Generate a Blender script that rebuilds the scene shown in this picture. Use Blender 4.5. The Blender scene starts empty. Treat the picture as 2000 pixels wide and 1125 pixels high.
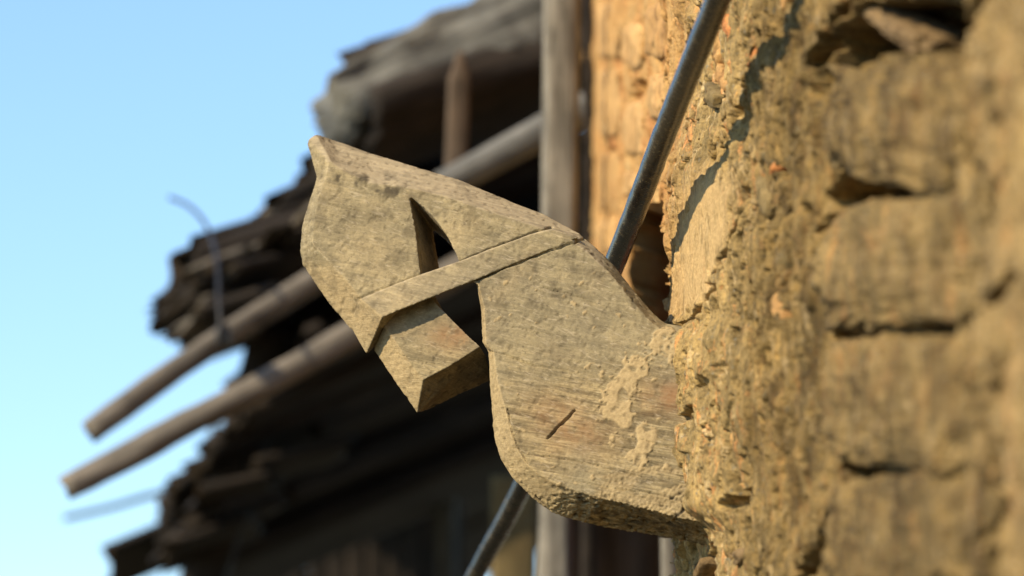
import bpy, bmesh, math, random
import numpy as np
from mathutils import Vector
random.seed(7)
S = bpy.context.scene
COL = S.collection
# ------------------------------------------------------------------ camera
PITCH = math.radians(12)
CAM = np.array([0, 0, 1.6])
RT = np.array([1.0, 0, 0])
FW = np.array([0, math.cos(PITCH), math.sin(PITCH)])
UP = np.array([0, -math.sin(PITCH), math.cos(PITCH)])
cd = bpy.data.cameras.new('camera'); cam = bpy.data.objects.new('camera', cd); COL.objects.link(cam)
cam.location = CAM; cam.rotation_euler = (math.radians(90) + PITCH, 0, 0)
cd.lens = 135; cd.sensor_width = 36; cd.clip_start = 0.05; cd.clip_end = 3000
cd.dof.use_dof = True; cd.dof.focus_distance = 3.50; cd.dof.aperture_fstop = 4.6; cd.dof.aperture_blades = 8
S.camera = cam
# ------------------------------------------------------------------ light
SUN = np.array([-0.73, -0.43, 0.54]); SUN /= np.linalg.norm(SUN)
elev = math.asin(SUN[2]); azim = math.atan2(SUN[0], SUN[1])
w = bpy.data.worlds.new('World'); S.world = w; w.use_nodes = True
nt = w.node_tree; bg = nt.nodes['Background']
sky = nt.nodes.new('ShaderNodeTexSky'); sky.sky_type = 'NISHITA'; sky.sun_disc = False
sky.sun_elevation = elev; sky.sun_rotation = azim
sky.air_density = 1.35; sky.dust_density = 0.0; sky.ozone_density = 5.0; sky.altitude = 600
nt.links.new(sky.outputs[0], bg.inputs[0]); bg.inputs[1].default_value = 0.148
sd = bpy.data.lights.new('sun', 'SUN'); sd.energy = 4.7; sd.angle = math.radians(0.5); sd.color = (1.0, 0.82, 0.56)
so = bpy.data.objects.new('sun', sd); COL.objects.link(so)
so.rotation_euler = Vector(-SUN).to_track_quat('-Z', 'Y').to_euler(); so.location = (-3, -2, 6)
S.view_settings.view_transform = 'Standard'; S.view_settings.look = 'None'
S.view_settings.gamma = 1; S.view_settings.use_curve_mapping = False; S.view_settings.exposure = 0.74

F = 7500.0
def W(px, py, d):
    return CAM + d * (FW + RT * ((px - 1000) / F) + UP * ((562.5 - py) / F))
def proj(P):
    r = P - CAM
    d = r @ FW
    return 1000 + F * (r @ RT) / d, 562.5 - F * (r @ UP) / d, d

# ------------------------------------------------------------------ noise
_rs = np.random.RandomState(3)
_G = _rs.normal(size=(256, 3)); _G /= np.linalg.norm(_G, axis=1)[:, None]
_PM = np.concatenate([_rs.permutation(256)] * 3)
_ROT = np.array([[0.75, 0.433, -0.5], [-0.5, 0.866, 0.0], [0.433, 0.25, 0.866]])
def vnoise(P, seed=0):
    """gradient noise, about -1..1"""
    P = P @ _ROT + seed * 17.31
    f = np.floor(P); t = P - f; i = f.astype(np.int64) & 255; u = t * t * t * (t * (t * 6 - 15) + 10)
    r = 0
    for a in (0, 1):
        pa = _PM[i[:, 0] + a]; wa = u[:, 0] if a else 1 - u[:, 0]
        for b in (0, 1):
            pb = _PM[pa + i[:, 1] + b]; wb = wa * (u[:, 1] if b else 1 - u[:, 1])
            for c in (0, 1):
                g = _G[_PM[pb + i[:, 2] + c]]
                d = g[:, 0] * (t[:, 0] - a) + g[:, 1] * (t[:, 1] - b) + g[:, 2] * (t[:, 2] - c)
                r = r + wb * (u[:, 2] if c else 1 - u[:, 2]) * d
    return np.clip(r * 1.9, -1, 1)
def fbm(P, octs=4, seed=0, gain=0.5, ridged=False):
    a = 1.0; s = 0; tot = 0
    for k in range(octs):
        n = vnoise(P * (2.03 ** k) + 13.7 * k, seed + k)
        if ridged: n = 1 - 2 * np.abs(n)
        s = s + a * n; tot += a; a *= gain
    return s / tot
def sstep(a, b, x):
    t = np.clip((x - a) / (b - a), 0, 1); return t * t * (3 - 2 * t)
def seg_dist(x, y, pts):
    best = np.full(x.shape, 1e9)
    for (x0, y0), (x1, y1) in zip(pts[:-1], pts[1:]):
        dx, dy = x1 - x0, y1 - y0
        t = np.clip(((x - x0) * dx + (y - y0) * dy) / (dx * dx + dy * dy + 1e-9), 0, 1)
        best = np.minimum(best, np.hypot(x - x0 - t * dx, y - y0 - t * dy))
    return best

# ------------------------------------------------------------------ object helpers
def meta(o, label=None, cat=None, group=None, kind=None):
    if label: o['label'] = label
    if cat: o['category'] = cat
    if group: o['group'] = group
    if kind: o['kind'] = kind
    return o
def empty(name, loc, label, cat, group=None):
    o = bpy.data.objects.new(name, None); COL.objects.link(o); o.location = loc
    o.empty_display_size = 0.05
    return meta(o, label, cat, group)
def mesh_obj(name, verts, faces, mat, parent=None, smooth=True, attrs=None):
    me = bpy.data.meshes.new(name)
    if isinstance(faces, np.ndarray):
        n = len(faces); k = faces.shape[1]
        me.vertices.add(len(verts)); me.vertices.foreach_set('co', np.ascontiguousarray(verts, dtype=np.float32).ravel())
        me.loops.add(n * k); me.loops.foreach_set('vertex_index', np.ascontiguousarray(faces, dtype=np.int32).ravel())
        me.polygons.add(n); me.polygons.foreach_set('loop_start', np.arange(0, n * k, k, dtype=np.int32))
        try: me.polygons.foreach_set('loop_total', np.full(n, k, dtype=np.int32))
        except Exception: pass
        me.update(calc_edges=True)
    else:
        me.from_pydata([tuple(v) for v in verts], [], faces); me.update()
    me.validate()
    if attrs:
        for an, av in attrs.items():
            at = me.attributes.new(an, 'FLOAT', 'POINT'); at.data.foreach_set('value', np.asarray(av, dtype=np.float32))
    me.polygons.foreach_set('use_smooth', np.full(len(me.polygons), smooth, dtype=bool))
    if mat: me.materials.append(mat)
    o = bpy.data.objects.new(name, me); COL.objects.link(o)
    if parent:
        o.parent = parent; o.matrix_parent_inverse = parent.matrix_basis.inverted()
    return o
def normals_of(verts, faces):
    a, b, c = verts[faces[:, 0]], verts[faces[:, 1]], verts[faces[:, 2]]
    n = np.cross(b - a, c - a)
    if faces.shape[1] == 4: n = np.cross(verts[faces[:, 2]] - a, verts[faces[:, 3]] - b)
    out = np.zeros_like(verts)
    for k in range(faces.shape[1]): np.add.at(out, faces[:, k], n)
    return out / (np.linalg.norm(out, axis=1)[:, None] + 1e-12)

# ------------------------------------------------------------------ materials
class NT:
    def __init__(s, name):
        s.m = bpy.data.materials.new(name); s.m.use_nodes = True; s.t = s.m.node_tree
        s.b = s.t.nodes['Principled BSDF']; s.geo = s.t.nodes.new('ShaderNodeNewGeometry')
        s.pos = s.geo.outputs['Position']
    def n(s, typ, **kw):
        nd = s.t.nodes.new(typ)
        for k, v in kw.items(): setattr(nd, k, v)
        return nd
    def l(s, a, b): s.t.links.new(a, b)
    def mapping(s, scale=(1, 1, 1), rot=(0, 0, 0)):
        m = s.n('ShaderNodeMapping'); m.inputs['Scale'].default_value = scale; m.inputs['Rotation'].default_value = rot
        r = s.n('ShaderNodeMapping'); r.inputs['Rotation'].default_value = rot; m.inputs['Rotation'].default_value = (0, 0, 0)
        s.l(s.pos, r.inputs[0]); s.l(r.outputs[0], m.inputs[0]); return m.outputs[0]
    def noise(s, scale, detail=5, rough=0.6, vec=None, dist=0.0):
        nd = s.n('ShaderNodeTexNoise'); nd.inputs['Scale'].default_value = scale; nd.inputs['Detail'].default_value = detail
        nd.inputs['Roughness'].default_value = rough; nd.inputs['Distortion'].default_value = dist
        s.l(vec or s.pos, nd.inputs['Vector']); return nd.outputs['Fac']
    def ramp(s, fac, stops):
        r = s.n('ShaderNodeValToRGB'); e = r.color_ramp.elements
        while len(e) < len(stops): e.new(0.5)
        for el, (p, c) in zip(e, stops):
            el.position = p; el.color = (*c, 1) if len(c) == 3 else c
        s.l(fac, r.inputs[0]); return r.outputs[0]
    def mix(s, fac, a, b, mode='MIX'):
        m = s.n('ShaderNodeMix', data_type='RGBA', blend_type=mode)
        if isinstance(fac, (int, float)): m.inputs[0].default_value = fac
        else: s.l(fac, m.inputs[0])
        for sock, v in ((m.inputs[6], a), (m.inputs[7], b)):
            if isinstance(v, tuple): sock.default_value = (*v, 1)
            else: s.l(v, sock)
        return m.outputs[2]
    def attr(s, name):
        a = s.n('ShaderNodeAttribute'); a.attribute_name = name; return a.outputs['Fac']
    def math(s, op, a, b=0.0):
        m = s.n('ShaderNodeMath', operation=op)
        for sock, v in ((m.inputs[0], a), (m.inputs[1], b)):
            if isinstance(v, (int, float)): sock.default_value = v
            else: s.l(v, sock)
        return m.outputs[0]
    def bump(s, h, dist=0.001, strength=1.0, prev=None):
        b = s.n('ShaderNodeBump'); b.inputs['Distance'].default_value = dist; b.inputs['Strength'].default_value = strength
        s.l(h, b.inputs['Height'])
        if prev is not None: s.l(prev, b.inputs['Normal'])
        return b.outputs[0]
    def done(s, col, rough=0.85, normal=None, spec=0.25):
        if isinstance(col, tuple): s.b.inputs['Base Color'].default_value = (*col, 1)
        else: s.l(col, s.b.inputs['Base Color'])
        if isinstance(rough, (int, float)): s.b.inputs['Roughness'].default_value = rough
        else: s.l(rough, s.b.inputs['Roughness'])
        s.b.inputs['Specular IOR Level'].default_value = spec
        if normal is not None: s.l(normal, s.b.inputs['Normal'])
        return s.m

def mat_carved():
    t = NT('weathered_carved_wood')
    # grain runs along the plank, dropping slightly towards the wall
    v = t.mapping((9, 40, 190), (0, math.radians(-15), 0))
    g = t.noise(1.0, 7, 0.68, v, 0.7)
    v2 = t.mapping((26, 150, 800), (0, math.radians(-13), 0))
    g2 = t.noise(1.0, 4, 0.6, v2, 0.5)
    big = t.noise(10, 5, 0.65); mid = t.noise(48, 6, 0.72); fine = t.noise(330, 5, 0.75)
    c = t.ramp(big, [(0.32, (0.165, 0.142, 0.092)), (0.5, (0.208, 0.176, 0.106)), (0.68, (0.262, 0.216, 0.126))])
    m1 = t.ramp(mid, [(0.36, (0.34, 0.31, 0.28)), (0.48, (0.9, 0.88, 0.86)), (0.64, (1.45, 1.40, 1.30))])
    c = t.mix(0.34, c, m1, 'MULTIPLY')
    m2 = t.ramp(fine, [(0.36, (0.36, 0.33, 0.3)), (0.48, (0.95, 0.95, 0.95)), (0.64, (1.45, 1.42, 1.35))])
    c = t.mix(0.32, c, m2, 'MULTIPLY')
    grain = t.ramp(g, [(0.30, (0.26, 0.21, 0.16)), (0.45, (0.86, 0.82, 0.76)), (0.62, (1.6, 1.52, 1.38))])
    c = t.mix(t.math('ADD', t.math('MULTIPLY', t.attr('grainy'), 0.6), 0.28), c, grain, 'MULTIPLY')
    fg = t.ramp(g2, [(0.38, (0.50, 0.46, 0.40)), (0.58, (1.12, 1.1, 1.06))])
    c = t.mix(t.math('MULTIPLY', t.attr('grainy'), 0.7), c, fg, 'MULTIPLY')
    # short pale tool scratches and dark pores
    v3 = t.mapping((60, 200, 420), (0, math.radians(-24), 0)); sc = t.ramp(t.noise(1.0, 3, 0.6, v3, 0.8), [(0.57, (0, 0, 0)), (0.66, (1, 1, 1))])
    c = t.mix(t.math('MULTIPLY', sc, 0.38), c, (0.42, 0.35, 0.24))
    v4 = t.mapping((150, 300, 380), (0, math.radians(-10), 0)); po = t.ramp(t.noise(1.0, 3, 0.6, v4, 0.5), [(0.62, (0, 0, 0)), (0.69, (1, 1, 1))])
    c = t.mix(t.math('MULTIPLY', po, 0.6), c, (0.07, 0.055, 0.038))
    c = t.mix(t.attr('rim'), c, (0.43, 0.345, 0.21))  # painted highlight along the facet creases
    c = t.mix(t.math('MULTIPLY', t.attr('worn_lit'), 0.8), c, t.ramp(g, [(0.3, (0.25, 0.205, 0.135)), (0.7, (0.37, 0.305, 0.20))]))  # worn wood, also paled to paint sunlight on top and left facets
    c = t.mix(t.math('MULTIPLY', t.attr('stain'), t.ramp(mid, [(0.35, (0.2, 0.2, 0.2)), (0.6, (1, 1, 1))])), c, (0.21, 0.105, 0.045))
    mc = t.ramp(fine, [(0.3, (0.25, 0.185, 0.095)), (0.7, (0.40, 0.30, 0.155))])
    c = t.mix(t.attr('mud'), c, mc)
    c = t.mix(t.attr('grime_shade'), c, (0.045, 0.036, 0.024))  # grime, plus shade painted on the muzzle end and the underside
    n = t.bump(g, 0.0012, 0.6); n = t.bump(g2, 0.0007, 0.7, n); n = t.bump(fine, 0.0005, 0.5, n)
    return t.done(c, 0.88, n, 0.15)
def mat_wall():
    t = NT('mud_and_rubble')
    big = t.noise(7, 5, 0.6); mid = t.noise(1.0, 6, 0.7, t.mapping((55, 55, 30))); fine = t.noise(260, 5, 0.75); speck = t.noise(120, 3, 0.6)
    c = t.ramp(big, [(0.30, (0.19, 0.142, 0.065)), (0.5, (0.29, 0.21, 0.092)), (0.7, (0.39, 0.28, 0.12))])
    ms = t.ramp(mid, [(0.34, (0.36, 0.34, 0.31)), (0.48, (0.95, 0.95, 0.95)), (0.64, (1.5, 1.42, 1.25))])
    c = t.mix(0.7, c, ms, 'MULTIPLY')
    orange = t.ramp(t.noise(1.0, 5, 0.72, t.mapping((48, 48, 20)), 0.8), [(0.56, (0, 0, 0)), (0.64, (1, 1, 1))])
    c = t.mix(t.math('MULTIPLY', t.math('MULTIPLY', orange, 0.85), t.math('SUBTRACT', 1.0, t.math('MULTIPLY', t.attr('near_dark'), 0.65))), c, (0.56, 0.27, 0.10))
    red = t.ramp(t.noise(75, 4, 0.7), [(0.67, (0, 0, 0)), (0.73, (1, 1, 1))])
    c = t.mix(t.math('MULTIPLY', red, 0.8), c, (0.36, 0.10, 0.035))
    grey = t.ramp(speck, [(0.62, (0, 0, 0)), (0.68, (1, 1, 1))])
    c = t.mix(t.math('MULTIPLY', grey, 0.55), c, (0.17, 0.175, 0.15))
    pale = t.ramp(t.noise(1.0, 4, 0.65, t.mapping((70, 70, 26)), 0.6), [(0.56, (0, 0, 0)), (0.66, (1, 1, 1))])
    c = t.mix(t.math('MULTIPLY', pale, 0.6), c, (0.56, 0.43, 0.24))
    # fine plaster patch and the ochre far stretch
    pl = t.ramp(fine, [(0.3, (0.40, 0.27, 0.12)), (0.7, (0.54, 0.385, 0.185))])
    c = t.mix(t.math('MULTIPLY', t.attr('plaster'), t.ramp(mid, [(0.36, (0.35, 0.35, 0.35)), (0.5, (0.95, 0.95, 0.95))])), c, pl)
    oc = t.ramp(t.noise(11, 4, 0.65), [(0.3, (0.40, 0.15, 0.05)), (0.48, (0.46, 0.25, 0.085)), (0.7, (0.50, 0.33, 0.14))])
    c = t.mix(t.attr('ochre'), c, oc)
    c = t.mix(t.math('MULTIPLY', t.attr('near_dark'), 0.75), c, (0.45, 0.43, 0.375), 'MULTIPLY')  # darker tone on the near stretch of wall and its stones
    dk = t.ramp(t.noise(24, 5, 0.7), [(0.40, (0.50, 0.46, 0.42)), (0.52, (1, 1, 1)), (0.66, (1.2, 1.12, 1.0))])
    c = t.mix(t.math('MULTIPLY', t.attr('near_dark'), 0.9), c, dk, 'MULTIPLY')
    c = t.mix(t.attr('clay_shade'), c, (0.10, 0.032, 0.014))  # red clay of the reveals, darkened to paint the opening's shade
    fd = t.ramp(fine, [(0.36, (0.38, 0.35, 0.3)), (0.47, (0.95, 0.95, 0.95)), (0.64, (1.4, 1.35, 1.2))])
    c = t.mix(t.math('SUBTRACT', 0.70, t.math('MULTIPLY', t.math('MAXIMUM', t.attr('plaster'), t.attr('ochre')), 0.5)), c, fd, 'MULTIPLY')
    n = t.bump(fine, 0.0028, 1.0); n = t.bump(mid, 0.003, 0.5, n)
    return t.done(c, 0.92, n, 0.15)
def mat_stone(name, lo, hi, scale=28, bumpd=0.003):
    t = NT(name)
    a = t.noise(scale, 6, 0.7); b = t.noise(scale * 6, 5, 0.75)
    c = t.ramp(a, [(0.3, lo), (0.7, hi)])
    m = t.ramp(b, [(0.3, (0.6, 0.58, 0.55)), (0.7, (1.3, 1.28, 1.2))])
    c = t.mix(0.8, c, m, 'MULTIPLY')
    k = t.noise(scale * 1.7, 4, 0.6); c = t.mix(0.75, c, t.ramp(k, [(0.36, (0.42, 0.38, 0.33)), (0.5, (1, 1, 1)), (0.68, (1.25, 1.2, 1.1))]), 'MULTIPLY')
    n = t.bump(b, bumpd, 0.8)
    return t.done(c, 0.9, n, 0.15)
def mat_board(name, lo, hi, along=(1, 0, 0.6), st=5):
    t = NT(name)
    ang = math.atan2(along[2], along[0])
    v = t.mapping((st, st * 2, st * 12), (0, ang, 0))
    a = t.noise(1.0, 6, 0.65, v, 0.5); b = t.noise(14, 4, 0.6)
    c = t.ramp(a, [(0.28, lo), (0.72, hi)])
    c = t.mix(0.7, c, t.ramp(b, [(0.3, (0.5, 0.5, 0.5)), (0.7, (1.3, 1.25, 1.2))]), 'MULTIPLY')
    n = t.bump(a, 0.004, 0.8)
    return t.done(c, 0.85, n, 0.2)
def mat_cable():
    t = NT('dusty_black_conduit')
    sp = t.noise(420, 3, 0.7); sm = t.noise(60, 4, 0.6)
    f = t.math('MULTIPLY', t.ramp(sp, [(0.60, (0, 0, 0)), (0.66, (1, 1, 1))]), t.ramp(sm, [(0.42, (0, 0, 0)), (0.6, (1, 1, 1))]))
    c = t.mix(t.ramp(sm, [(0.35, (0, 0, 0)), (0.75, (0.22, 0.22, 0.22))]), (0.007, 0.007, 0.007), (0.085, 0.065, 0.04))
    c = t.mix(f, c, (0.42, 0.33, 0.18))
    r = t.math('ADD', t.math('MULTIPLY', sm, 0.22), 0.16)
    return t.done(c, r, t.bump(sp, 0.0004, 0.5), 0.28)
M_CARVE = mat_carved(); M_WALL = mat_wall()
M_SGREY = mat_stone('grey_brown_stone', (0.095, 0.072, 0.034), (0.235, 0.175, 0.082), 26)
M_SPINK = mat_stone('pinkish_stone', (0.105, 0.074, 0.040), (0.25, 0.172, 0.088), 26)
M_SOCHRE = mat_stone('ochre_stone', (0.34, 0.19, 0.075), (0.47, 0.30, 0.12), 22)
M_PEACH = mat_stone('peach_stone', (0.40, 0.23, 0.09), (0.50, 0.33, 0.145), 16)
M_BRICK = mat_stone('orange_brick', (0.38, 0.14, 0.05), (0.52, 0.25, 0.09), 40)
M_RED = mat_stone('old_red_brick', (0.08, 0.028, 0.013), (0.20, 0.07, 0.03), 22)
M_GRAIN = mat_board('silver_weathered_board', (0.05, 0.052, 0.052), (0.19, 0.195, 0.19), (1, 0, 0.5), 4)
M_LOG = mat_board('pale_grey_log', (0.022, 0.023, 0.022), (0.21, 0.215, 0.20), (1, 0, 0.5), 7)
M_POLE = mat_board('grey_brown_pole', (0.075, 0.068, 0.058), (0.21, 0.19, 0.16), (1, 0, 0.6), 5)
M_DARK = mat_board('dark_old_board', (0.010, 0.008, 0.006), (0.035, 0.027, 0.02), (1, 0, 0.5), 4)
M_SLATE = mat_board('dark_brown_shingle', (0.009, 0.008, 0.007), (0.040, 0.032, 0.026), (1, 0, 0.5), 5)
M_POST = mat_board('grey_post_wood', (0.075, 0.068, 0.055), (0.33, 0.31, 0.26), (0, 0, 1), 7)
M_CABLE = mat_cable()

# ------------------------------------------------------------------ generic solids
def beam(name, p0, p1, wy, hz, mat, parent=None, amp=0.01, freq=9, seg=48, n=20, sq=4.0, taper=1.0, seed=1, side=None, smooth=True, ragged=0.0, bend=0.0):
    """a length of timber from p0 to p1; wy, hz = full width (away from camera) and height"""
    p0 = np.array(p0, float); p1 = np.array(p1, float); ax = p1 - p0; L = np.linalg.norm(ax); ax /= L
    sd_ = np.array(side if side is not None else (0, 1, 0), float); sd_ -= ax * (sd_ @ ax); sd_ /= np.linalg.norm(sd_)
    up_ = np.cross(ax, sd_)
    ts = np.linspace(0, 1, seg); an = np.linspace(0, 2 * math.pi, n, endpoint=False)
    e = 2.0 / sq
    cx = np.sign(np.cos(an)) * np.abs(np.cos(an)) ** e; cy = np.sign(np.sin(an)) * np.abs(np.sin(an)) ** e
    T, A = np.meshgrid(ts, np.arange(n), indexing='ij')
    sc = 1 + (taper - 1) * T
    off = bend * np.sin(T * math.pi)
    jag = ragged * (vnoise(np.stack([A.ravel() * 0.9, T.ravel() * 0, T.ravel() * 0 + seed], 1), seed)).reshape(T.shape)
    tt = np.where(T < 0.02, T - jag / L, T); tt = np.where(T > 0.98, tt + jag / L, tt)
    V = p0 + (tt * L)[..., None] * ax + (cx[A] * wy / 2 * sc)[..., None] * sd_ + (cy[A] * hz / 2 * sc + off)[..., None] * up_
    V = V.reshape(-1, 3)
    ctr = p0 + (tt.ravel() * L)[:, None] * ax
    rad = V - ctr; rad /= np.linalg.norm(rad, axis=1)[:, None] + 1e-9
    loc = np.stack([tt.ravel() * L * freq * 0.35, (V - ctr) @ sd_ * freq * 2, (V - ctr) @ up_ * freq * 2], 1)
    V = V + rad * (amp * fbm(loc + seed * 7.1, 4, seed, 0.55))[:, None]
    faces = []
    for i in range(seg - 1):
        for j in range(n):
            k = (j + 1) % n; faces.append((i * n + j, i * n + k, (i + 1) * n + k, (i + 1) * n + j))
    V = np.vstack([V, V[:n].mean(0), V[-n:].mean(0)]); c0 = len(V) - 2; c1 = c0 + 1
    for j in range(n):
        k = (j + 1) % n; faces.append((c0, k, j)); faces.append((c1, (seg - 1) * n + j, (seg - 1) * n + k))
    o = mesh_obj(name, V, faces, mat, parent, smooth)
    return o
def tube(name, pts, r, mat, parent=None, n=24, sub=10, seed=3, wob=0.0):
    P = []
    for i in range(len(pts) - 1):
        a = pts[max(i - 1, 0)]; b = pts[i]; c = pts[i + 1]; d = pts[min(i + 2, len(pts) - 1)]
        for k in range(sub):
            t = k / sub
            P.append(0.5 * ((2 * b) + (-a + c) * t + (2 * a - 5 * b + 4 * c - d) * t * t + (-a + 3 * b - 3 * c + d) * t ** 3))
    P.append(pts[-1]); P = np.array(P)
    T = np.gradient(P, axis=0); T /= np.linalg.norm(T, axis=1)[:, None]
    ref = np.array([0, 1.0, 0]) if abs(T[0] @ np.array([0, 1.0, 0])) < 0.9 else np.array([1.0, 0, 0])
    V = []
    for i in range(len(P)):
        s_ = np.cross(T[i], ref); s_ /= np.linalg.norm(s_); u_ = np.cross(s_, T[i])
        for j in range(n):
            a = 2 * math.pi * j / n; V.append(P[i] + r * (math.cos(a) * s_ + math.sin(a) * u_))
    V = np.array(V); m = len(P); f = []
    for i in range(m - 1):
        for j in range(n):
            k = (j + 1) % n; f.append((i * n + j, i * n + k, (i + 1) * n + k, (i + 1) * n + j))
    f.append(tuple(range(n))[::-1]); f.append(tuple((m - 1) * n + j for j in range(n)))
    if wob: V = V + wob * np.stack([vnoise(V * 60 + q * 9, seed + q) for q in range(3)], 1)
    return mesh_obj(name, V, f, mat, parent)
_ico = {}
def ico(sub):
    if sub not in _ico:
        bm = bmesh.new(); bmesh.ops.create_icosphere(bm, subdivisions=sub, radius=1.0)
        v = np.array([q.co[:] for q in bm.verts]); f = np.array([[x.index for x in q.verts] for q in bm.faces]); bm.free()
        _ico[sub] = (v, f)
    return _ico[sub]
def rock(name, ctr, axes, size, mat, parent, seed, sub=4, sq=0.55, amp=0.12, freq=2.2):
    """superellipsoid stone; axes = three unit vectors, size = half extents"""
    v, f = ico(sub); q = np.sign(v) * np.abs(v) ** sq
    q = q / np.maximum(np.max(np.abs(q), axis=1)[:, None], 1e-9) * (0.55 + 0.45 * np.linalg.norm(v, axis=1)[:, None]) * 0.5 + q * 0.5
    d = 1 + amp * fbm(v * freq + seed * 3.3, 5, seed, 0.58) + 0.35 * amp * fbm(v * freq * 5 + seed, 3, seed + 9, 0.6, True)
    q = q * d[:, None]
    V = np.array(ctr) + sum((q[:, k] * size[k])[:, None] * np.array(axes[k])[None] for k in range(3))
    return mesh_obj(name, V, f, mat, parent)

# ------------------------------------------------------------------ ground
def build_ground():
    n = 60; xs = np.linspace(-1, 1, n); xs = np.sign(xs) * np.abs(xs) ** 3 * 900
    X, Y = np.meshgrid(xs, xs, indexing='ij'); P = np.stack([X.ravel(), Y.ravel(), np.zeros(X.size)], 1)
    P[:, 2] = 0.04 * fbm(P * 0.4, 3, 5)
    i = np.arange(n * n).reshape(n, n); f = np.stack([i[:-1, :-1], i[1:, :-1], i[1:, 1:], i[:-1, 1:]], -1).reshape(-1, 4)
    t = NT('dry_earth'); c = t.ramp(t.noise(1.3, 6, 0.65), [(0.3, (0.07, 0.065, 0.035)), (0.7, (0.12, 0.10, 0.06))])
    o = mesh_obj('ground', P, f, t.done(c, 0.95, t.bump(t.noise(20, 5, 0.7), 0.02, 0.6)))
    meta(o, 'dark earth ground below the wall and the roof', kind='structure')
build_ground()

# ------------------------------------------------------------------ the rubble wall
WD = np.array([0.9, 1.6, 2.3, 2.6, 3.0, 3.3, 3.55, 3.7, 4.53, 5.7])
WX = np.array([0.50, 0.40, 0.305, 0.262, 0.217, 0.186, 0.163, 0.158, 0.137, 0.112])
def wall_x(D): return np.interp(D, WD, WX)
def wall_pt(px, py):
    """point of the wall's base surface seen at a picture position"""
    D = 3.0
    for _ in range(30):
        P = W(px, py, D); e = P[0] - wall_x(P[1] / math.cos(PITCH)); D = D - e / ((px - 1000) / F + 0.11)
    return W(px, py, D), D
WALL_N = np.array([-0.99, -0.12, 0]); WALL_T = np.array([-0.12, 0.99, 0])
wall = empty('rubble_wall', (0.25, 3.0, 0), 'rough wall of ochre mud mortar and rubble stones, filling the right side', 'wall')
JOINTS = [([(1628, 175), (1650, 110), (1700, 70), (1780, 62), (1870, 92)], 36, 0.06),
          ([(1655, 90), (1700, 35), (1780, 28), (1870, 35), (1880, 70)], 28, 0.06),
          ([(1590, 130), (1612, 80), (1650, 15), (1690, -20)], 9, 0.03),
          ([(1642, 392), (1670, 368), (1720, 352), (1800, 352), (1865, 356)], 29, 0.07),
          ([(1605, 455), (1642, 400)], 10, 0.04),
          ([(1660, 660), (1700, 655), (1770, 640), (1865, 642)], 27, 0.07),
          ([(1650, 705), (1672, 668)], 8, 0.03),
          ([(1670, 925), (1700, 912), (1800, 912), (1865, 915)], 26, 0.07),
          ([(1560, 1150), (1610, 1050), (1655, 975)], 13, 0.04),
          ([(1915, 50), (1940, -10)], 9, 0.03),
          ([(1972, 590), (2010, 540)], 10, 0.04),
          ([(1375, 1135), (1400, 1075)], 15, 0.03), ([(1440, 990), (1460, 965)], 8, 0.02),
          ([(1408, 190), (1420, 186)], 7, 0.02), ([(1530, 600), (1538, 615)], 6, 0.015), ([(1518, 330), (1530, 345)], 6, 0.015),
          ([(1345, 655), (1380, 620), (1400, 590), (1420, 560)], 6, 0.010), ([(1405, 560), (1450, 440), (1465, 340)], 4, 0.008),
          ([(1370, 850), (1400, 800), (1415, 740)], 5, 0.010), ([(1248, 165), (1240, 190)], 10, 0.03), ([(1200, 300), (1206, 315)], 9, 0.03),
          ([(1340, 985), (1375, 960)], 7, 0.015), ([(1430, 250), (1470, 150), (1500, 60)], 4, 0.010)]
def inside_opening(x, y, D):
    jit = 9 * vnoise(np.stack([y * 0.02, y * 0, y * 0 + 2], 1), 41) + 6 * vnoise(np.stack([y * 0.09, y * 0, y * 0], 1), 42)
    edge = np.interp(y, [380, 395, 440, 480, 530, 600, 640, 700, 900, 960, 1040, 1125, 1300],
                     [1290, 1306, 1321, 1332, 1325, 1321, 1328, 1336, 1332, 1322, 1330, 1322, 1318]) + np.where(y > 640, jit, jit * 0.25)
    top = 395
    a = (x < edge) & (x > 1232) & (y > top) & (D > 3.2)
    b = (x < edge) & (y > 760) & (D > 3.2)
    return a | b
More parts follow.
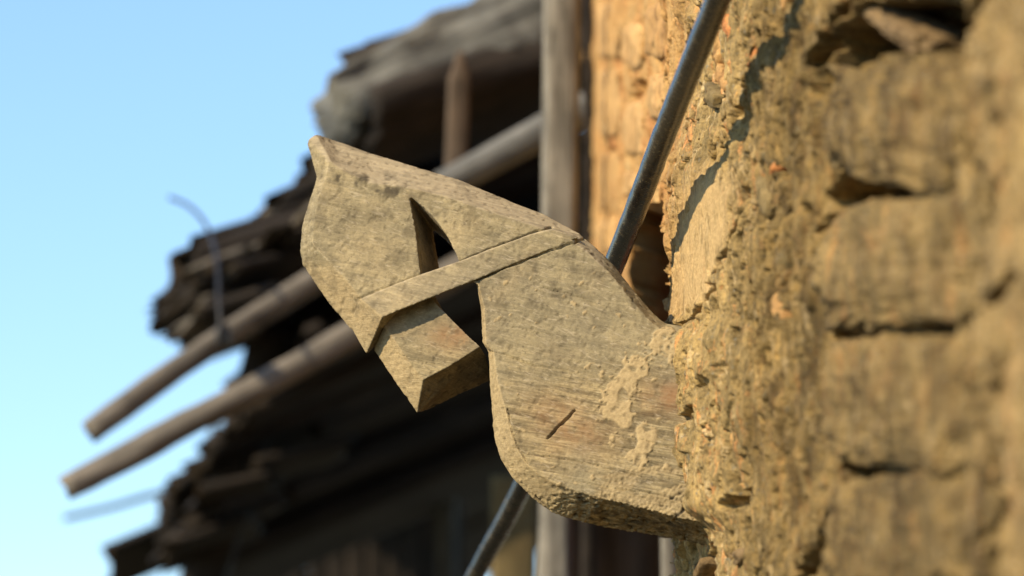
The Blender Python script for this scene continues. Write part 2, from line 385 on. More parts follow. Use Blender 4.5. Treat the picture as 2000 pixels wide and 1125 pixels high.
def build_wall():
    # column stations along the wall (fine around the sharp zone), rows fine inside the view
    ds = np.concatenate([np.linspace(0.9, 2.15, 24, endpoint=False), np.linspace(2.15, 2.95, 270, endpoint=False),
                         np.linspace(2.95, 3.85, 420, endpoint=False), np.linspace(3.85, 5.7, 240)])
    yw = ds * math.cos(PITCH)
    g = np.linspace(-0.088, 0.088, 620)
    zc = CAM[2] + yw * math.tan(PITCH)
    Zin = zc[:, None] + g[None] * ds[:, None] / math.cos(PITCH)
    lo = np.linspace(0, 1, 26, endpoint=False)[None] * Zin[:, :1]
    hi = Zin[:, -1:] + np.linspace(0, 1, 27)[1:][None] * (4.3 - Zin[:, -1:])
    Z = np.concatenate([lo, Zin, hi], 1); nc, nr = Z.shape
    Y = np.repeat(yw[:, None], nr, 1); X = np.repeat(wall_x(ds)[:, None], nr, 1)
    P = np.stack([X.ravel(), Y.ravel(), Z.ravel()], 1)
    px, py, D = proj(P)
    # relief (metres, outwards)
    q = P.copy()
    h = 0.013 * fbm(q * np.array([9, 5.5, 11]), 4, 11, 0.5)
    warp = 0.03 * np.stack([vnoise(q * 14, 90), vnoise(q * 14, 91), vnoise(q * 14, 92)], 1)
    r = fbm((q + warp) * np.array([30, 18, 34]), 4, 21, 0.6)
    near = sstep(3.25, 2.95, D)
    rough = 0.12 + 0.88 * sstep(-0.22, 0.28, fbm(q * np.array([16, 16, 8]) + 5, 3, 71))
    r3 = fbm((q + warp * 0.5) * np.array([75, 80, 38]), 4, 23, 0.6)
    rb = fbm((q + warp * 0.4) * np.array([30, 34, 15]), 3, 24, 0.55)
    h += 0.0060 * rb + 0.0042 * rough * np.where(r3 > 0.12, r3, r3 * 1.6)
    crev = np.abs(fbm((q + warp * 0.5) * np.array([20, 24, 13]), 3, 27)); h -= 0.0075 * sstep(0.055, 0.01, crev) * sstep(-0.1, 0.3, vnoise(q * 9, 28)) * (1 - 0.5 * near)
    h += 0.027 * sstep(3.10, 3.42, D) * sstep(605, 670, py) * sstep(1050, 985, py)
    h += 0.012 * sstep(3.14, 3.44, D) * sstep(3.95, 3.62, D) * sstep(160, 400, py) * sstep(670, 605, py)
    h += 0.0022 * rough * fbm((q + warp * 0.4) * np.array([160, 170, 95]), 4, 31, 0.62)
    pits = vnoise(q * np.array([60, 60, 42]), 55); h -= 0.013 * sstep(0.45, 0.75, pits) * (D > 2.9); pit2 = vnoise(q * np.array([150, 150, 110]), 56); h -= 0.006 * sstep(0.42, 0.7, pit2)
    flake = vnoise((q + warp * 0.6) * np.array([30, 30, 16]), 65); h += 0.0035 * sstep(0.18, 0.24, flake)
    flake2 = vnoise((q + warp * 0.8) * np.array([60, 60, 30]), 66); h += 0.002 * rough * sstep(0.10, 0.2, flake2)
    # smooth plaster slab beside the opening, and the pale band on the near margin
    sx = np.interp(py, [150, 330, 480, 625], [1452, 1414, 1386, 1362]); dd = np.abs(px - sx)
    plaster = sstep(54, 26, dd + 12 * vnoise(q * 40, 77)) * sstep(300, 380, py) * sstep(640, 605, py + 0.5 * (px - 1330)) * (D > 3.1)
    band = sstep(1880, 1915, px + 12 * vnoise(q * 30, 78)) * 0.6
    h = h * (1 - 0.92 * plaster) * (1 - 0.75 * band)
    h += 0.016 * band + 0.012 * 0.92 * plaster * sstep(3.14, 3.44, D) * sstep(3.95, 3.62, D) * sstep(160, 400, py)
    for pts, wd, dp in JOINTS:
        dd = seg_dist(px + 6 * vnoise(q * 50, 79), py + 7 * vnoise(q * 55, 80), pts)
        h -= dp * sstep(wd * 1.25, wd * 0.55, dd)
    # hollow behind the big squared stones
    bx = sstep(1625, 1665, px) * sstep(1915, 1875, px)
    h -= 0.004 * bx
    # the lip where the stretch by the bracket stops
    h = np.where(D > 3.85, h * 0.55, h)
    P = P + WALL_N[None] * h[:, None]
    far = sstep(3.62, 3.75, D) * (px < 1330)
    ochre = np.clip(sstep(3.45, 3.8, D), 0, 1) * sstep(430, 1, 0 * py + np.maximum(py - 395, 0)) * 0.85
    idx = np.arange(nc * nr).reshape(nc, nr)
    f = np.stack([idx[:-1, :-1], idx[:-1, 1:], idx[1:, 1:], idx[1:, :-1]], -1).reshape(-1, 4)
    cpx, cpy, cD = px[f].mean(1), py[f].mean(1), D[f].mean(1)
    hole = inside_opening(cpx, cpy, cD) | ((cpy > 1110) & (cD > 3.75))
    keep = f[~hole]
    # reveals: extrude the rim of the opening into the wall
    e = np.concatenate([keep[:, [0, 1]], keep[:, [1, 2]], keep[:, [2, 3]], keep[:, [3, 0]]])
    key = np.sort(e, 1); code = key[:, 0].astype(np.int64) * (nc * nr) + key[:, 1]
    u, first, cnt = np.unique(code, return_index=True, return_counts=True)
    rim = e[first[cnt == 1]]
    m = 7; rv = []; vid = np.unique(rim); lut = np.full(nc * nr, -1); lut[vid] = np.arange(len(vid))
    base = nc * nr; V = [P]; nv = len(vid)
    for k in range(1, m):
        dpt = 0.30 * k / (m - 1)
        slant = np.where((D[vid] > 4.2), 0.5, 0.02)
        Q = P[vid] + np.stack([np.full(nv, dpt), slant * k / m, np.zeros(nv)], 1) + 0.006 * np.stack([vnoise(P[vid] * 60 + k, 8), vnoise(P[vid] * 60 + k, 9), vnoise(P[vid] * 60 + k, 10)], 1)
        V.append(Q)
        prev = (lambda a: a) if k == 1 else (lambda a, kk=k: base + (kk - 2) * nv + lut[a])
        a0, a1 = prev(rim[:, 0]), prev(rim[:, 1]); b0, b1 = base + (k - 1) * nv + lut[rim[:, 0]], base + (k - 1) * nv + lut[rim[:, 1]]
        rv.append(np.stack([a1, a0, b0, b1], -1))
    V = np.vstack(V); faces = np.vstack([keep] + rv)
    pa = np.concatenate([np.clip(plaster + 0.5 * band, 0, 1)] + [plaster[vid]] * (m - 1)); oa = np.concatenate([ochre] + [ochre[vid]] * (m - 1))
    near_dark = sstep(3.34, 3.05, D) * (1 - 0.9 * band); da = np.concatenate([near_dark] + [near_dark[vid]] * (m - 1))
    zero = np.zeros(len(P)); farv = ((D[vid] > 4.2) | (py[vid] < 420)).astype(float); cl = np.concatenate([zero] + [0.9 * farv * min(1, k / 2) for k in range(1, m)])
    used = np.unique(faces); rl = np.full(len(V), -1); rl[used] = np.arange(len(used))
    mesh_obj('mud_mortar', V[used], rl[faces], M_WALL, wall, True, {'plaster': pa[used], 'ochre': oa[used], 'near_dark': da[used], 'clay_shade': cl[used]})
build_wall()
def stone_at(px, py, wpx, hpx, proud, mat, seed, sub=4, sq=0.55, amp=0.14, name='stone', roll=0.0, label=None):
    P, D = wall_pt(px, py); P2, _ = wall_pt(px - wpx / 2, py); P1, _ = wall_pt(px + wpx / 2, py)
    half_t = abs(P2[1] - P1[1]) / 2; half_h = hpx / 2 * D / F
    t_ = P2 - P1; t_ /= np.linalg.norm(t_)
    u_ = np.array([0, 0, 1.0]); nrm = np.cross(u_, t_); nrm /= np.linalg.norm(nrm)
    if nrm[0] > 0: nrm = -nrm
    u_ = np.cross(t_, nrm); u_ = u_ if u_[2] > 0 else -u_
    c, s_ = math.cos(roll), math.sin(roll); t2 = c * t_ + s_ * u_; u2 = -s_ * t_ + c * u_
    thick = max(0.022, proud * 2)
    o = rock(name, P + nrm * (proud - thick), (t2, u2, nrm), (half_t, half_h, thick), mat, wall, seed, sub, sq, amp)
    if mat is M_WALL:
        for an, av in (('plaster', 0), ('ochre', 0), ('near_dark', 0.85 + 0.3 * ((seed * 7) % 3 - 1) * 0.5), ('clay_shade', 0)):
            at = o.data.attributes.new(an, 'FLOAT', 'POINT'); at.data.foreach_set('value', np.full(len(o.data.vertices), av, dtype=np.float32))
    if label: o['label'] = label
    return o
# squared stones of the near stretch, one above the other
for i, (x, y, wp, hp, pr, mt, rl) in enumerate([(1775, 248, 350, 226, 0.010, M_WALL, .03), (1775, 512, 350, 250, 0.010, M_WALL, -.04), (1785, 786, 350, 250, 0.010, M_WALL, .02),
                                            (1790, 1066, 350, 272, 0.010, M_WALL, -.02), (1755, -75, 260, 110, 0.010, M_SOCHRE, 0), (1700, 44, 130, 44, -0.008, M_SPINK, .15)]):
    stone_at(x, y, wp, hp, pr, mt, 50 + i, 6 if i < 4 else 5, 0.78, 0.30 if i < 4 else 0.2, roll=rl)
# ochre stones of the far stretch above the opening
for i, (x, y, wp, hp) in enumerate([(1187, 60, 50, 110), (1190, 200, 46, 140), (1192, 355, 44, 120), (1238, 90, 40, 90), (1240, 250, 42, 110), (1185, 460, 40, 70),
                                    (1284, 60, 40, 110), (1288, 190, 36, 90), (1280, 320, 34, 80), (1236, 360, 30, 50)]):
    stone_at(x, y, wp, hp, 0.006, (M_PEACH, M_SOCHRE)[i % 4 == 2], 80 + i, 4, 0.75, 0.2)
# small brick and stone fragments set in the mud near the bracket
rr = random.Random(5)
for i in range(30):
    x = 1345 + 190 * rr.random() ** 1.3; y = rr.uniform(-20, 1140)
    if 330 < y < 660 and x < 1440: continue
    stone_at(x, y, rr.uniform(10, 26), rr.uniform(18, 60), rr.uniform(-0.002, 0.006), rr.choice([M_BRICK, M_SOCHRE, M_SGREY, M_SPINK, M_SOCHRE]), 120 + i, 3, 0.7, 0.3, roll=rr.uniform(-0.5, 0.5))
stone_at(1322, 985, 26, 130, 0.016, M_SPINK, 300, 4, 0.7, 0.25)
# red brickwork seen inside the opening
for r_ in range(11):
    for c_ in range(3):
        D0 = 5.25; base = W(1150, 1150, D0)
        x0 = 0.215 + c_ * 0.13 + (0.06 if r_ % 2 else 0); z0 = W(1250, 330, D0)[2] - 0.02 - r_ * 0.034
        y0 = D0 * math.cos(PITCH) + rr.uniform(-0.012, 0.012)
        rock('brick', (x0, y0, z0), ((1, 0, 0), (0, 1, 0), (0, 0, 1)), (0.061, 0.05, 0.0145), M_RED, wall, 400 + r_ * 3 + c_, 3, 0.4, 0.16)
def slab(name, c, size, mat, parent, amp=0.004, seed=0):
    v = np.array([[a, b, d] for a in (-1, 1) for b in (-1, 1) for d in (-1, 1)], float) * np.array(size) / 2 + np.array(c)
    f = [(0, 1, 3, 2), (4, 6, 7, 5), (0, 4, 5, 1), (2, 3, 7, 6), (0, 2, 6, 4), (1, 5, 7, 3)]
    return mesh_obj(name, v, f, mat, parent, False)
slab('back_lining', (0.60, 4.75, 2.1), (0.10, 2.2, 4.3), M_RED, wall)

# ------------------------------------------------------------------ the carved horse head
PSI = np.array([0.26, -0.39, 0.88]); PSI /= np.linalg.norm(PSI)
AX = PSI[0] * RT + PSI[1] * UP + PSI[2] * FW          # from the front face into the wood
O0 = W(1000, 600, 3.50)
def Q(px, py, w_):
    r = FW + RT * ((px - 1000) / F) + UP * ((562.5 - py) / F)
    t = ((O0 - CAM) @ AX + w_) / (r @ AX)
    return CAM + r * t
def loft(rings):
    bm = bmesh.new(); R = [[bm.verts.new(p) for p in ring] for ring in rings]; n = len(R[0])
    bm.faces.new(R[0]); bm.faces.new(R[-1][::-1])
    for a, b in zip(R[:-1], R[1:]):
        for i in range(n):
            j = (i + 1) % n
            bm.faces.new((a[j], a[i], b[i], b[j]))
    bmesh.ops.recalc_face_normals(bm, faces=bm.faces[:]); bmesh.ops.triangulate(bm, faces=bm.faces[:])
    return bm
def bm_to_obj(bm, name='tmp'):
    me = bpy.data.meshes.new(name); bm.to_mesh(me); bm.free(); o = bpy.data.objects.new(name, me); COL.objects.link(o); return o
def remeshed(objs, cutters, vox):
    base = objs[0]
    for c in cutters:
        m = base.modifiers.new('b', 'BOOLEAN'); m.operation = 'DIFFERENCE'; m.object = c; m.solver = 'EXACT'
    for o in objs[1:]:
        m = base.modifiers.new('b', 'BOOLEAN'); m.operation = 'UNION'; m.object = o; m.solver = 'EXACT'
    m = base.modifiers.new('r', 'REMESH'); m.mode = 'VOXEL'; m.voxel_size = vox
    dg = bpy.context.evaluated_depsgraph_get(); me = bpy.data.meshes.new_from_object(base.evaluated_get(dg))
    n = len(me.vertices); v = np.empty(n * 3, dtype=np.float32); me.vertices.foreach_get('co', v); v = v.reshape(-1, 3).astype(float)
    l = np.empty(len(me.loops), dtype=np.int32); me.loops.foreach_get('vertex_index', l)
    f = l.reshape(-1, 4)
    for o in objs + cutters: bpy.data.objects.remove(o)
    return v, f
TH = 0.078
# (silhouette x, y, face-edge x, y, chamfer depth), clockwise from the ear
A = [(600, 281, 641, 319, .016), (603, 272, 642, 316, .016), (617, 262, 646, 314, .016), (635, 268, 652, 320, .022), (655, 275, 668, 330, .028), (720, 298, 720, 356, .030), (800, 322, 800, 366, .030), (900, 352, 870, 383, .030),
     (1000, 395, 975, 419, .028), (1060, 418, 1045, 441, .026), (1130, 455, 1115, 467, .020), (1165, 485, 1152, 496, .018), (1200, 520, 1190, 532, .018),
     (1240, 570, 1230, 582, .018), (1275, 610, 1265, 622, .018), (1300, 632, 1292, 644, .018), (1420, 650, 1420, 662, .018),
     (1420, 1075, 1420, 1030, .06), (1318, 1050, 1317, 1009, .06), (1250, 1040, 1250, 990, .06), (1179, 1028, 1179, 974, .056), (1142, 1020, 1130, 960, .040),
     (1108, 1012, 1105, 952, .034), (1077, 999, 1080, 941, .030), (1051, 981, 1052, 926, .028), (1028, 960, 1031, 909, .026), (1000, 933, 1017, 889, .024), (979, 898, 1005, 866, .022), (968, 866, 997, 842, .021), (963, 832, 991, 815, .020), (957, 745, 971, 745, .015), (954, 688, 964, 689, .010),
     (942, 668, 948, 672, .008), (939, 600, 945, 602, .008), (930, 552, 934, 558, .006), (924, 551, 921, 548, .006), (853, 574, 853, 568, .006), (745, 612, 752, 604, .006), (712, 660, 728, 612, .022),
     (683, 640, 706, 584, .024), (640, 590, 670, 541, .022), (610, 545, 638, 506, .020), (591, 517, 614, 480, .018), (586, 490, 610, 472, .016), (590, 440, 613, 433, .016),
     (602, 398, 622, 382, .016), (619, 347, 637, 345, .014)]
def inward(P, k):
    n = len(P); out = []
    area = sum(P[i][0] * P[(i + 1) % n][1] - P[(i + 1) % n][0] * P[i][1] for i in range(n))
    for i in range(n):
        ax, ay = P[i - 1]; bx, by = P[(i + 1) % n]; tx, ty = bx - ax, by - ay; L = math.hypot(tx, ty) + 1e-9
        s = 1 if area > 0 else -1
        out.append((P[i][0] - s * ty / L * k, P[i][1] + s * tx / L * k))
    return out
Sil = [(a[0], a[1]) for a in A]; inn = inward(Sil, 7); inn2 = inward(Sil, 2)
ringF = [Q(a[2], a[3], 0) for a in A]; ringS = [Q(a[0], a[1], a[4]) for a in A]
ringM = [Q(x, y, min(a[4] + .014, TH - .006)) for (x, y), a in zip(inn2, A)]
ringB = [Q(x, y, TH) for (x, y) in inn]
head_s = bm_to_obj(loft([ringF, ringS, ringM, ringB]))
# muzzle, set back a little from the bridle strap
C = [((744, 598, .010), (728, 640, .028), (745, 640, TH)), ((750, 634, .010), (731, 684, .028), (748, 678, TH)), ((803, 714, .010), (776, 752, .028), (797, 745, TH)),
     ((827, 742, .010), (815, 806, .032), (838, 800, TH)), ((880, 714, .010), (890, 735, .037), (893, 772, TH)), ((938, 677, .010), (950, 698, .037), (962, 742, TH)), ((893, 634, .010), (903, 650, .032), (913, 672, TH)), ((850, 591, .010), (860, 604, .032), (872, 620, TH)), ((835, 555, .010), (838, 560, .032), (842, 566, TH))]
muz = bm_to_obj(loft([[Q(*c[k]) for c in C] for k in range(3)]))
def cutter(poly, d0=-0.03, d1=0.12, grow=None):
    back = poly if grow is None else grow
    a = [Q(x, y, 0) for x, y in poly]
    return bm_to_obj(loft([[p + AX * d0 for p in a], [p + AX * d1 for p in a]]))
cut1 = cutter([(799, 381), (812, 455), (823, 548), (898, 520), (893, 500), (872, 458), (850, 428), (822, 400)])
v1, f1 = remeshed([head_s, muz], [cut1], 0.0011)
SCORES = [([(700, 583), (796, 546), (825, 534)], 3, .0012), ([(896, 511), (960, 486), (1040, 455), (1078, 444)], 3.2, .0030), ([(931, 546), (985, 524), (1040, 502), (1100, 480), (1142, 466)], 3.2, .0028),
          ([(1070, 857), (1092, 832), (1122, 803)], 3.0, .004), ([(952, 684), (990, 694), (1050, 716)], 1.8, .0015), ([(992, 800), (996, 830), (1010, 870), (1030, 905)], 2.4, .0022),
          ([(1002, 700), (1060, 716), (1110, 724)], 1.6, .0012), ([(640, 400), (700, 412), (790, 440)], 1.4, .0010), ([(905, 430), (960, 446), (1030, 462)], 1.4, .0010), ([(1060, 560), (1130, 580), (1210, 612)], 1.5, .0012), ([(1000, 640), (1080, 655)], 1.3, .0010), ([(1060, 890), (1150, 905), (1260, 935)], 1.8, .0016), ([(1180, 850), (1260, 862), (1325, 880)], 1.8, .0016), ([(770, 690), (850, 712)], 1.4, .001), ([(1120, 940), (1200, 955), (1300, 968)], 1.8, .0014), ([(1130, 742), (1180, 760)], 1.5, .0008), ([(1124, 800), (1200, 730), (1300, 640)], 3.0, .0008)]
def carve_surface(v, f, scores=SCORES, amp=1.0):
    n = normals_of(v, f)
    # orient outwards
    px, py, D = proj(v)
    loc = np.stack([(v - O0) @ RT, (v - O0) @ AX, (v - O0) @ np.cross(RT, AX)], 1)
    if np.mean(np.sum(n * (v - v.mean(0)), 1)) < 0: n = -n
    front = sstep(0.1, 0.55, -(n @ AX))
    ang = math.radians(-13); gu = loc[:, 0] * math.cos(ang) - loc[:, 2] * math.sin(ang) * -1; gv = loc[:, 0] * math.sin(ang) * -1 + loc[:, 2] * math.cos(ang)
    gq = np.stack([gu * 12, loc[:, 1] * 60, gv * 230], 1)
    h = 0.0005 * fbm(gq, 4, 3, 0.6) + 0.0005 * fbm(loc * 16, 2, 4) + 0.00012 * fbm(loc * 260, 3, 5, 0.6)
    # flat tool marks on the cheek and forehead
    h += 0.0002 * fbm(np.stack([loc[:, 0] * 160, loc[:, 1] * 90, loc[:, 2] * 60], 1), 3, 6)
    # pitted, rotted rims
    pit = vnoise(loc * 190, 12); low = sstep(940, 985, py + 20 * vnoise(loc * 40, 14)) * sstep(985, 1010, px) + 0.0
    edge = np.exp(-np.abs(sstep(0, 1, front) - 0.5) * 9) * 0.7
    h -= 0.0022 * sstep(0.25, 0.7, pit) * np.clip(0.25 + 0.75 * low, 0, 1)
    h += 0.0016 * low * fbm(loc * 330, 3, 15, 0.7)
    h -= 0.0013 * edge * sstep(0.1, 0.6, vnoise(loc * 110, 16)) + 0.0028 * edge * sstep(0.45, 0.6, vnoise(loc * 55, 17))
    for pts, wd, dp in scores:
        jx = 2.2 * vnoise(loc * 120, 18); jy = 2.2 * vnoise(loc * 120, 19)
        dd = seg_dist(px + jx, py + jy, pts); h -= dp * (1.0 if len(pts) != 3 or wd != 3.0 or pts[0][0] != 1124 else 0.35) * sstep(wd, wd * 0.25, dd) * np.maximum(front, 0.15) * np.where(v @ AX - O0 @ AX < 0.03, 1, 0)
    # mud splashes: a thin crust with sharp rims
    cen = seg_dist(px, py, [(1300, 665), (1245, 715), (1205, 770), (1190, 830)]); cen2 = seg_dist(px, py, [(1190, 800), (1240, 830), (1262, 850), (1248, 890)]); cen3 = seg_dist(px, py, [(1170, 725), (1182, 740)])
    w1 = vnoise(loc * 45, 22); w2 = vnoise(loc * 150, 23); w3 = vnoise(loc * 330, 24)
    fld = np.maximum(np.maximum(34 - cen, 24 - cen2), 16 - cen3) / 34 + 0.55 * w1 + 0.5 * w2 + 0.3 * w3
    speck = sstep(0.74, 0.80, vnoise(loc * 120, 25)) * sstep(900, 1000, px) * sstep(500, 560, py)
    low_m = front * sstep(0.2, 0.5, fbm(loc * np.array([30, 30, 90]), 4, 26) + 0.9 * sstep(860, 1000, py + 0.2 * (px - 1150)) - 0.35) * sstep(1080, 1200, px) * sstep(800, 880, py)
    mud = np.clip(sstep(0.26, 0.40, fld) * sstep(-0.45, -0.1, vnoise(loc * 95, 61)) + speck * 0.8, 0, 1) * front
    h += 0.0012 * mud + 0.0006 * mud * fbm(loc * 200, 3, 27)
    h += 0.0008 * low_m * vnoise(loc * 420, 28)
    # earth dust on upward faces and thin veil
    veil = sstep(-0.1, 0.6, fbm(loc * 26, 4, 29)) * 0.22
    left_cham = sstep(0.25, 0.6, -(n @ RT)) * 0.6 * sstep(500, 540, py)
    mudA = np.clip(mud + 0.45 * low_m + veil * sstep(560, 700, px) + left_cham, 0, 1)
    gr = sstep(0.25, 0.75, pit) * (0.25 + 0.6 * low) + edge * 0.18 * sstep(0.0, 0.5, vnoise(loc * 90, 30))
    dark = sstep(-0.05, 0.25, fbm(loc * np.array([45, 45, 45]), 4, 33)) * sstep(330, 350, py) * np.exp(-((seg_dist(px, py, [(640, 330), (690, 350), (770, 372)]) / 22) ** 2)) * 0.9
    dark = dark + 0.35 * sstep(0.0, 0.5, fbm(loc * np.array([60, 60, 60]), 4, 34)) * (py < 640)
    gr = np.clip(gr + dark * front, 0, 0.85)
    topc = sstep(0.35, 0.7, n @ UP) * sstep(0.0, 0.4, front) * (px < 1180)
    grainy = np.clip(sstep(640, 800, py) * sstep(950, 1000, px) + 0.5 * sstep(660, 690, py) * (px < 950) + topc, 0, 1) * sstep(-0.5, 0.1, fbm(loc * 18, 3, 51) + 0.25)
    def blob(cx, cy, r): return np.exp(-(((px - cx) / r) ** 2 + ((py - cy) / (r * 0.6)) ** 2))
    stain = np.clip(0.75 * blob(885, 655, 48) + 0.8 * blob(1310, 775, 55) + 0.55 * blob(1130, 850, 70) + 0.6 * blob(760, 640, 28) + 0.4 * blob(1080, 800, 60), 0, 0.8) * front
    moss_shade = np.exp(-(seg_dist(px, py, [(1050, 925), (1100, 955), (1170, 1000), (1250, 1018), (1330, 1030)]) / 26) ** 2) * (py > 900) * (front < 0.7) * sstep(-0.3, 0.3, fbm(loc * 120, 4, 52))  # dark moss, run on along the underside to paint its shade
    endg_shade = sstep(0.4, 0.7, n @ (0.49 * RT - 0.78 * UP - 0.4 * FW)) * (px < 985) * (py > 640) * (0.55 + 0.25 * vnoise(loc * 60, 53))  # dark end grain, deepened to paint shade on the muzzle end
    gr = np.clip(gr + 0.75 * moss_shade + endg_shade, 0, 0.9)
    mudA = np.clip(mudA * (1 - 0.8 * topc), 0, 1)
    return v + n * (h * amp)[:, None], {'mud': mudA, 'grime_shade': gr, 'grainy': grainy, 'worn_lit': np.clip(topc + 0.75 * sstep(0.75, 0.45, front) * (-(n @ RT) > 0.2) * (py < 760), 0, 1), 'stain': stain, 'rim': 0.55 * np.exp(-((-(n @ AX) - 0.88) / 0.055) ** 2) * sstep(-0.3, 0.3, vnoise(loc * 70, 55))}
bracket = empty('carved_horse_head', tuple(Q(1350, 850, TH / 2)), 'carved wooden horse head with a bridle strap, jutting out of the rubble wall', 'wood carving')
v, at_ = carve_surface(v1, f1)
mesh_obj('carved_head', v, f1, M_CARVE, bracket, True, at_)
# bridle strap: a raised band across the muzzle, sinking flush towards the crest
Fs = [(703, 584, -.0035), (760, 560, -.0035), (825, 535, -.0032), (896, 511, -.0022), (960, 486, -.0012), (1040, 456, -.0004), (1078, 447, .0002), (1130, 464, .0002), (1040, 501, -.0004), (985, 523, -.0012), (931, 546, -.003), (895, 560, -.0045), (853, 577, -.006), (800, 598, -.007), (747, 620, -.007)]
Ss = [(681, 632, .0235)] + [(x, y, .022) for x, y, _ in Fs[1:-1]] + [(716, 692, .0235)]
Bs = [(690, 640, .045)] + [(x, y, .03) for x, y, _ in Fs[1:-1]] + [(724, 684, .045)]
strap = bm_to_obj(loft([[Q(*p) for p in Fs], [Q(*p) for p in Ss], [Q(*p) for p in Bs]]))
v2, f2 = remeshed([strap], [], 0.0012)
v, at_ = carve_surface(v2, f2, [], 0.8)
mesh_obj('bridle_strap', v, f2, M_CARVE, bracket, True, at_)

# ------------------------------------------------------------------ conduit
cab = tube('black_conduit', [W(1464, -150, 2.93), W(1402, 0, 3.07), W(1308, 235, 3.32), W(1222, 460, 3.60), W(1120, 710, 3.93), W(1020, 950, 4.2), W(940, 1102, 4.38), W(860, 1260, 4.55)], 0.0104, M_CABLE, None, 28, 24, 3, 0.0004)
meta(cab, 'dusty black conduit running diagonally past the wall, behind the carved horse head', 'conduit')

# ------------------------------------------------------------------ old roof behind
roof = empty('plank_roof', tuple(W(700, 700, 7)), 'ramshackle roof of weathered boards and poles, out of focus against the sky', 'roof')
def B(name, a, b, wy, hz, mat, **k): return beam(name, W(*a), W(*b), wy, hz, mat, roof, **k)
B('weathered_log', (658, 232, 6.0), (1260, -30, 6.2), 0.20, 0.098, M_LOG, amp=0.036, freq=13, sq=6, taper=1.75, seed=3, n=36, seg=90, ragged=0.02)
B('lower_log', (690, 268, 6.0), (1250, 95, 6.2), 0.3, 0.10, M_SLATE, amp=0.03, freq=6, sq=3, taper=1.2, seed=4, n=28, seg=70, ragged=0.02)
B('shingle', (705, 172, 6.35), (860, 118, 6.35), 0.4, 0.055, M_SLATE, amp=0.02, freq=9, seed=5, ragged=0.03)
B('shingle', (735, 148, 6.45), (1000, 70, 6.45), 0.4, 0.03, M_SLATE, amp=0.012, freq=9, seed=6)
B('peg', (890, 330, 5.65), (897, 150, 5.65), 0.03, 0.033, mat_board('brown_peg', (0.06, 0.045, 0.032), (0.12, 0.09, 0.065), (0, 0, 1), 8), amp=0.004, freq=12, taper=0.9, seed=7)
B('peg_tip', (897, 151, 5.65), (899, 100, 5.65), 0.027, 0.029, bpy.data.materials['brown_peg'], amp=0.002, freq=12, taper=0.25, seed=8)
B('pole', (862, 366, 5.6), (1150, 205, 5.6), 0.046, 0.046, M_GRAIN, amp=0.004, sq=2, seed=8)
B('pole', (176, 842, 5.7), (900, 385, 6.1), 0.036, 0.036, M_POLE, bend=0.012, amp=0.010, sq=2.2, seed=9, taper=1.25, n=24, seg=70, ragged=0.004)
B('pole', (128, 950, 5.6), (1000, 470, 5.9), 0.034, 0.034, M_POLE, bend=-0.008, amp=0.010, sq=2.2, seed=10, taper=1.5, n=24, seg=70, ragged=0.006)
# layered boards whose broken ends make the ragged edge
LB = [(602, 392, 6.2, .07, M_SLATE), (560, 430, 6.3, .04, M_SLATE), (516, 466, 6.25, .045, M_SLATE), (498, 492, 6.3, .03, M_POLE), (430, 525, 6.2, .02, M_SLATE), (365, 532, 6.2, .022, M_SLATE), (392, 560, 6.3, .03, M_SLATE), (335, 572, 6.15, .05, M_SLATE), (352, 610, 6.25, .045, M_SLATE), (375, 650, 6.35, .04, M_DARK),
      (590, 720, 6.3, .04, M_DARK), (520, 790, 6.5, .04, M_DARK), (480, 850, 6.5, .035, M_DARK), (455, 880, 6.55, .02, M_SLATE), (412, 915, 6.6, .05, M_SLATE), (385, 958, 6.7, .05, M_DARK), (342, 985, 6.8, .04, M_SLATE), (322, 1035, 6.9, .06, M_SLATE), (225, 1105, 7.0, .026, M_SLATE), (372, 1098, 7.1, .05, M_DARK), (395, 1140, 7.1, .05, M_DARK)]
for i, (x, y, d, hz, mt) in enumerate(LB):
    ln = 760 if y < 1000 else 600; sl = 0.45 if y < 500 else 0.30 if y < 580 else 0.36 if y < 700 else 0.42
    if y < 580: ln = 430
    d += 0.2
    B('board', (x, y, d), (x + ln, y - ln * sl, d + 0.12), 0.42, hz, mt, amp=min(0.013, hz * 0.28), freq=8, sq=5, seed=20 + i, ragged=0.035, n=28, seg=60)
rs = random.Random(21)
edge_px = [(1010, 150), (905, 120), (612, 382), (570, 440), (515, 474), (468, 506), (420, 524), (372, 540), (345, 566), (360, 600), (382, 640), (462, 892), (425, 930), (378, 968), (350, 1005), (325, 1040), (282, 1075)]
for i in range(46):
    k = 2 + rs.random() * (len(edge_px) - 3.01); a_, b_ = edge_px[int(k)], edge_px[int(k) + 1]; f_ = k - int(k)
    x = a_[0] + (b_[0] - a_[0]) * f_ + rs.uniform(2, 60); y = a_[1] + (b_[1] - a_[1]) * f_ + rs.uniform(-2, 26)
    if 640 < y < 890: continue
    d = rs.uniform(6.0, 6.25) if y < 700 else rs.uniform(6.5, 7.0); ln = rs.uniform(60, 170); sl = rs.uniform(0.18, 0.45); wy_ = rs.uniform(.1, .3); d += wy_ / 2
    B('shingle', (x, y, d), (x + ln, y - ln * sl, d + rs.uniform(0, .1)), wy_, rs.uniform(.010, .026), rs.choice([M_SLATE, M_SLATE, M_POLE if y < 700 else M_DARK, M_DARK]), amp=0.006, freq=10, sq=5, seed=200 + i, ragged=0.03, n=16, seg=24)
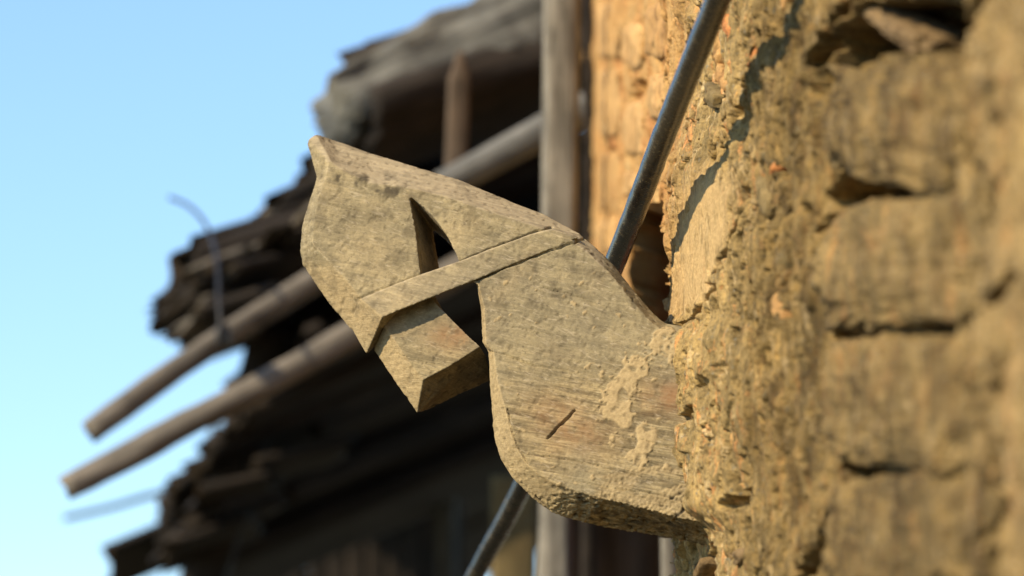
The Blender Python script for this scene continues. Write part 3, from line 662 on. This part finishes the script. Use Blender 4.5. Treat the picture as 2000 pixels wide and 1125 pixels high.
# underside boards, one row behind the other
rr = random.Random(11)
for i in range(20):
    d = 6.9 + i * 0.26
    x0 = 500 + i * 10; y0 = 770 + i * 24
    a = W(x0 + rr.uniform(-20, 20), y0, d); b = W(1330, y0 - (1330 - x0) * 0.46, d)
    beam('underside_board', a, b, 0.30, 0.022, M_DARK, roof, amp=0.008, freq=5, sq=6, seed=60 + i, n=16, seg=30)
beam('verge_rafter', W(470, 800, 6.9), W(1250, 250, 6.9), 0.07, 0.12, M_DARK, roof, amp=0.006, seed=90)
beam('prop', W(545, 640, 6.6), W(360, 1250, 6.9), 0.09, 0.085, M_SLATE, roof, amp=0.014, seed=91)
for i, (x, y, d) in enumerate([(640, 640, 6.6), (700, 720, 6.8), (610, 830, 6.7), (760, 860, 7.1), (560, 960, 6.9)]):
    beam('inner_pole', W(x, y, d), W(x + 420, y - 150 - 10 * i, d + 0.2), 0.05, 0.05, M_DARK, roof, amp=0.006, sq=2, seed=95 + i)

# ------------------------------------------------------------------ house wall below the roof
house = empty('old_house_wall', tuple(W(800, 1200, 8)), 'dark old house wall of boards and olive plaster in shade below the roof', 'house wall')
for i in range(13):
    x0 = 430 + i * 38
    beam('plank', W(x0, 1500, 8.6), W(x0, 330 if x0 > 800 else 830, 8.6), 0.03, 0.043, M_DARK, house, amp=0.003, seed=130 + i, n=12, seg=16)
M_OLIVE = mat_stone('olive_plaster', (0.09, 0.07, 0.036), (0.17, 0.135, 0.07), 6, 0.006)
beam('plaster_panel', W(1005, 1500, 6.3), W(1003, 930, 6.3), 0.05, 0.075, M_OLIVE, house, amp=0.006, seed=150, sq=7)
M_DIM = mat_board('dim_frame', (0.07, 0.07, 0.06), (0.13, 0.125, 0.105), (0, 0, 1), 5)
beam('frame_upright', W(872, 1500, 7.5), W(872, 858, 7.5), 0.05, 0.042, M_DIM, house, amp=0.003, seed=151)
beam('frame_head', W(800, 866, 7.5), W(900, 866, 7.5), 0.05, 0.036, M_DIM, house, amp=0.003, seed=152)
M_BROWN = mat_board('brown_shutter', (0.05, 0.028, 0.018), (0.13, 0.075, 0.045), (0, 0, 1), 5)
for i in range(5):
    x0 = 1130 + i * 46
    beam('plank', W(x0, 1500, 7.3 + 0.02 * (i % 2)), W(x0, 330, 7.3 + 0.02 * (i % 2)), 0.03, 0.056, M_BROWN, house, amp=0.004, seed=160 + i, n=12, seg=16)
post = beam('timber_post', W(1076, 1500, 5.0), W(1104, -220, 5.0), 0.05, 0.046, M_POST, None, amp=0.006, freq=6, sq=4, seed=170, n=28, seg=80)
meta(post, 'upright grey weathered post standing in front of the roof, left of the wall', 'post')
post2 = beam('batten', W(1146, 1500, 5.5), W(1152, -220, 5.5), 0.03, 0.018, M_DARK, None, amp=0.004, freq=6, seed=171)
meta(post2, 'thin dark upright batten between the grey post and the rubble wall', 'batten')
post3 = beam('batten', W(1312, 1500, 4.6), W(1306, 1035, 4.6), 0.03, 0.02, M_POST, None, amp=0.002, freq=6, seed=172)
meta(post3, 'short pale batten end showing beneath the carving beside the wall', 'batten')
M_WIRE = NT('dark_wire').done((0.02, 0.02, 0.022), 0.5)
wr = tube('loose_wire', [W(332, 386, 6.1), W(372, 405, 6.0), W(405, 445, 5.9), W(424, 505, 5.75), W(428, 580, 5.65), W(434, 655, 5.62), W(450, 668, 5.7)], 0.0032, M_WIRE, None, 12, 8)
meta(wr, 'thin dark wire curling up into the sky from the upper pole', 'wire')
kn = rock('wire_knot', W(436, 655, 5.68), ((1, 0, 0), (0, 1, 0), (0, 0, 1)), (0.009, 0.02, 0.016), M_WIRE, None, 5, 3, 0.8, 0.3)
kn.parent = wr
st = tube('loose_wire', [W(128, 1012, 7.6), W(220, 990, 7.5), W(300, 966, 7.3), W(380, 950, 6.9)], 0.006, M_WIRE, None, 12, 6)
meta(st, 'thin straight wire poking out sideways beneath the lower pole', 'wire')
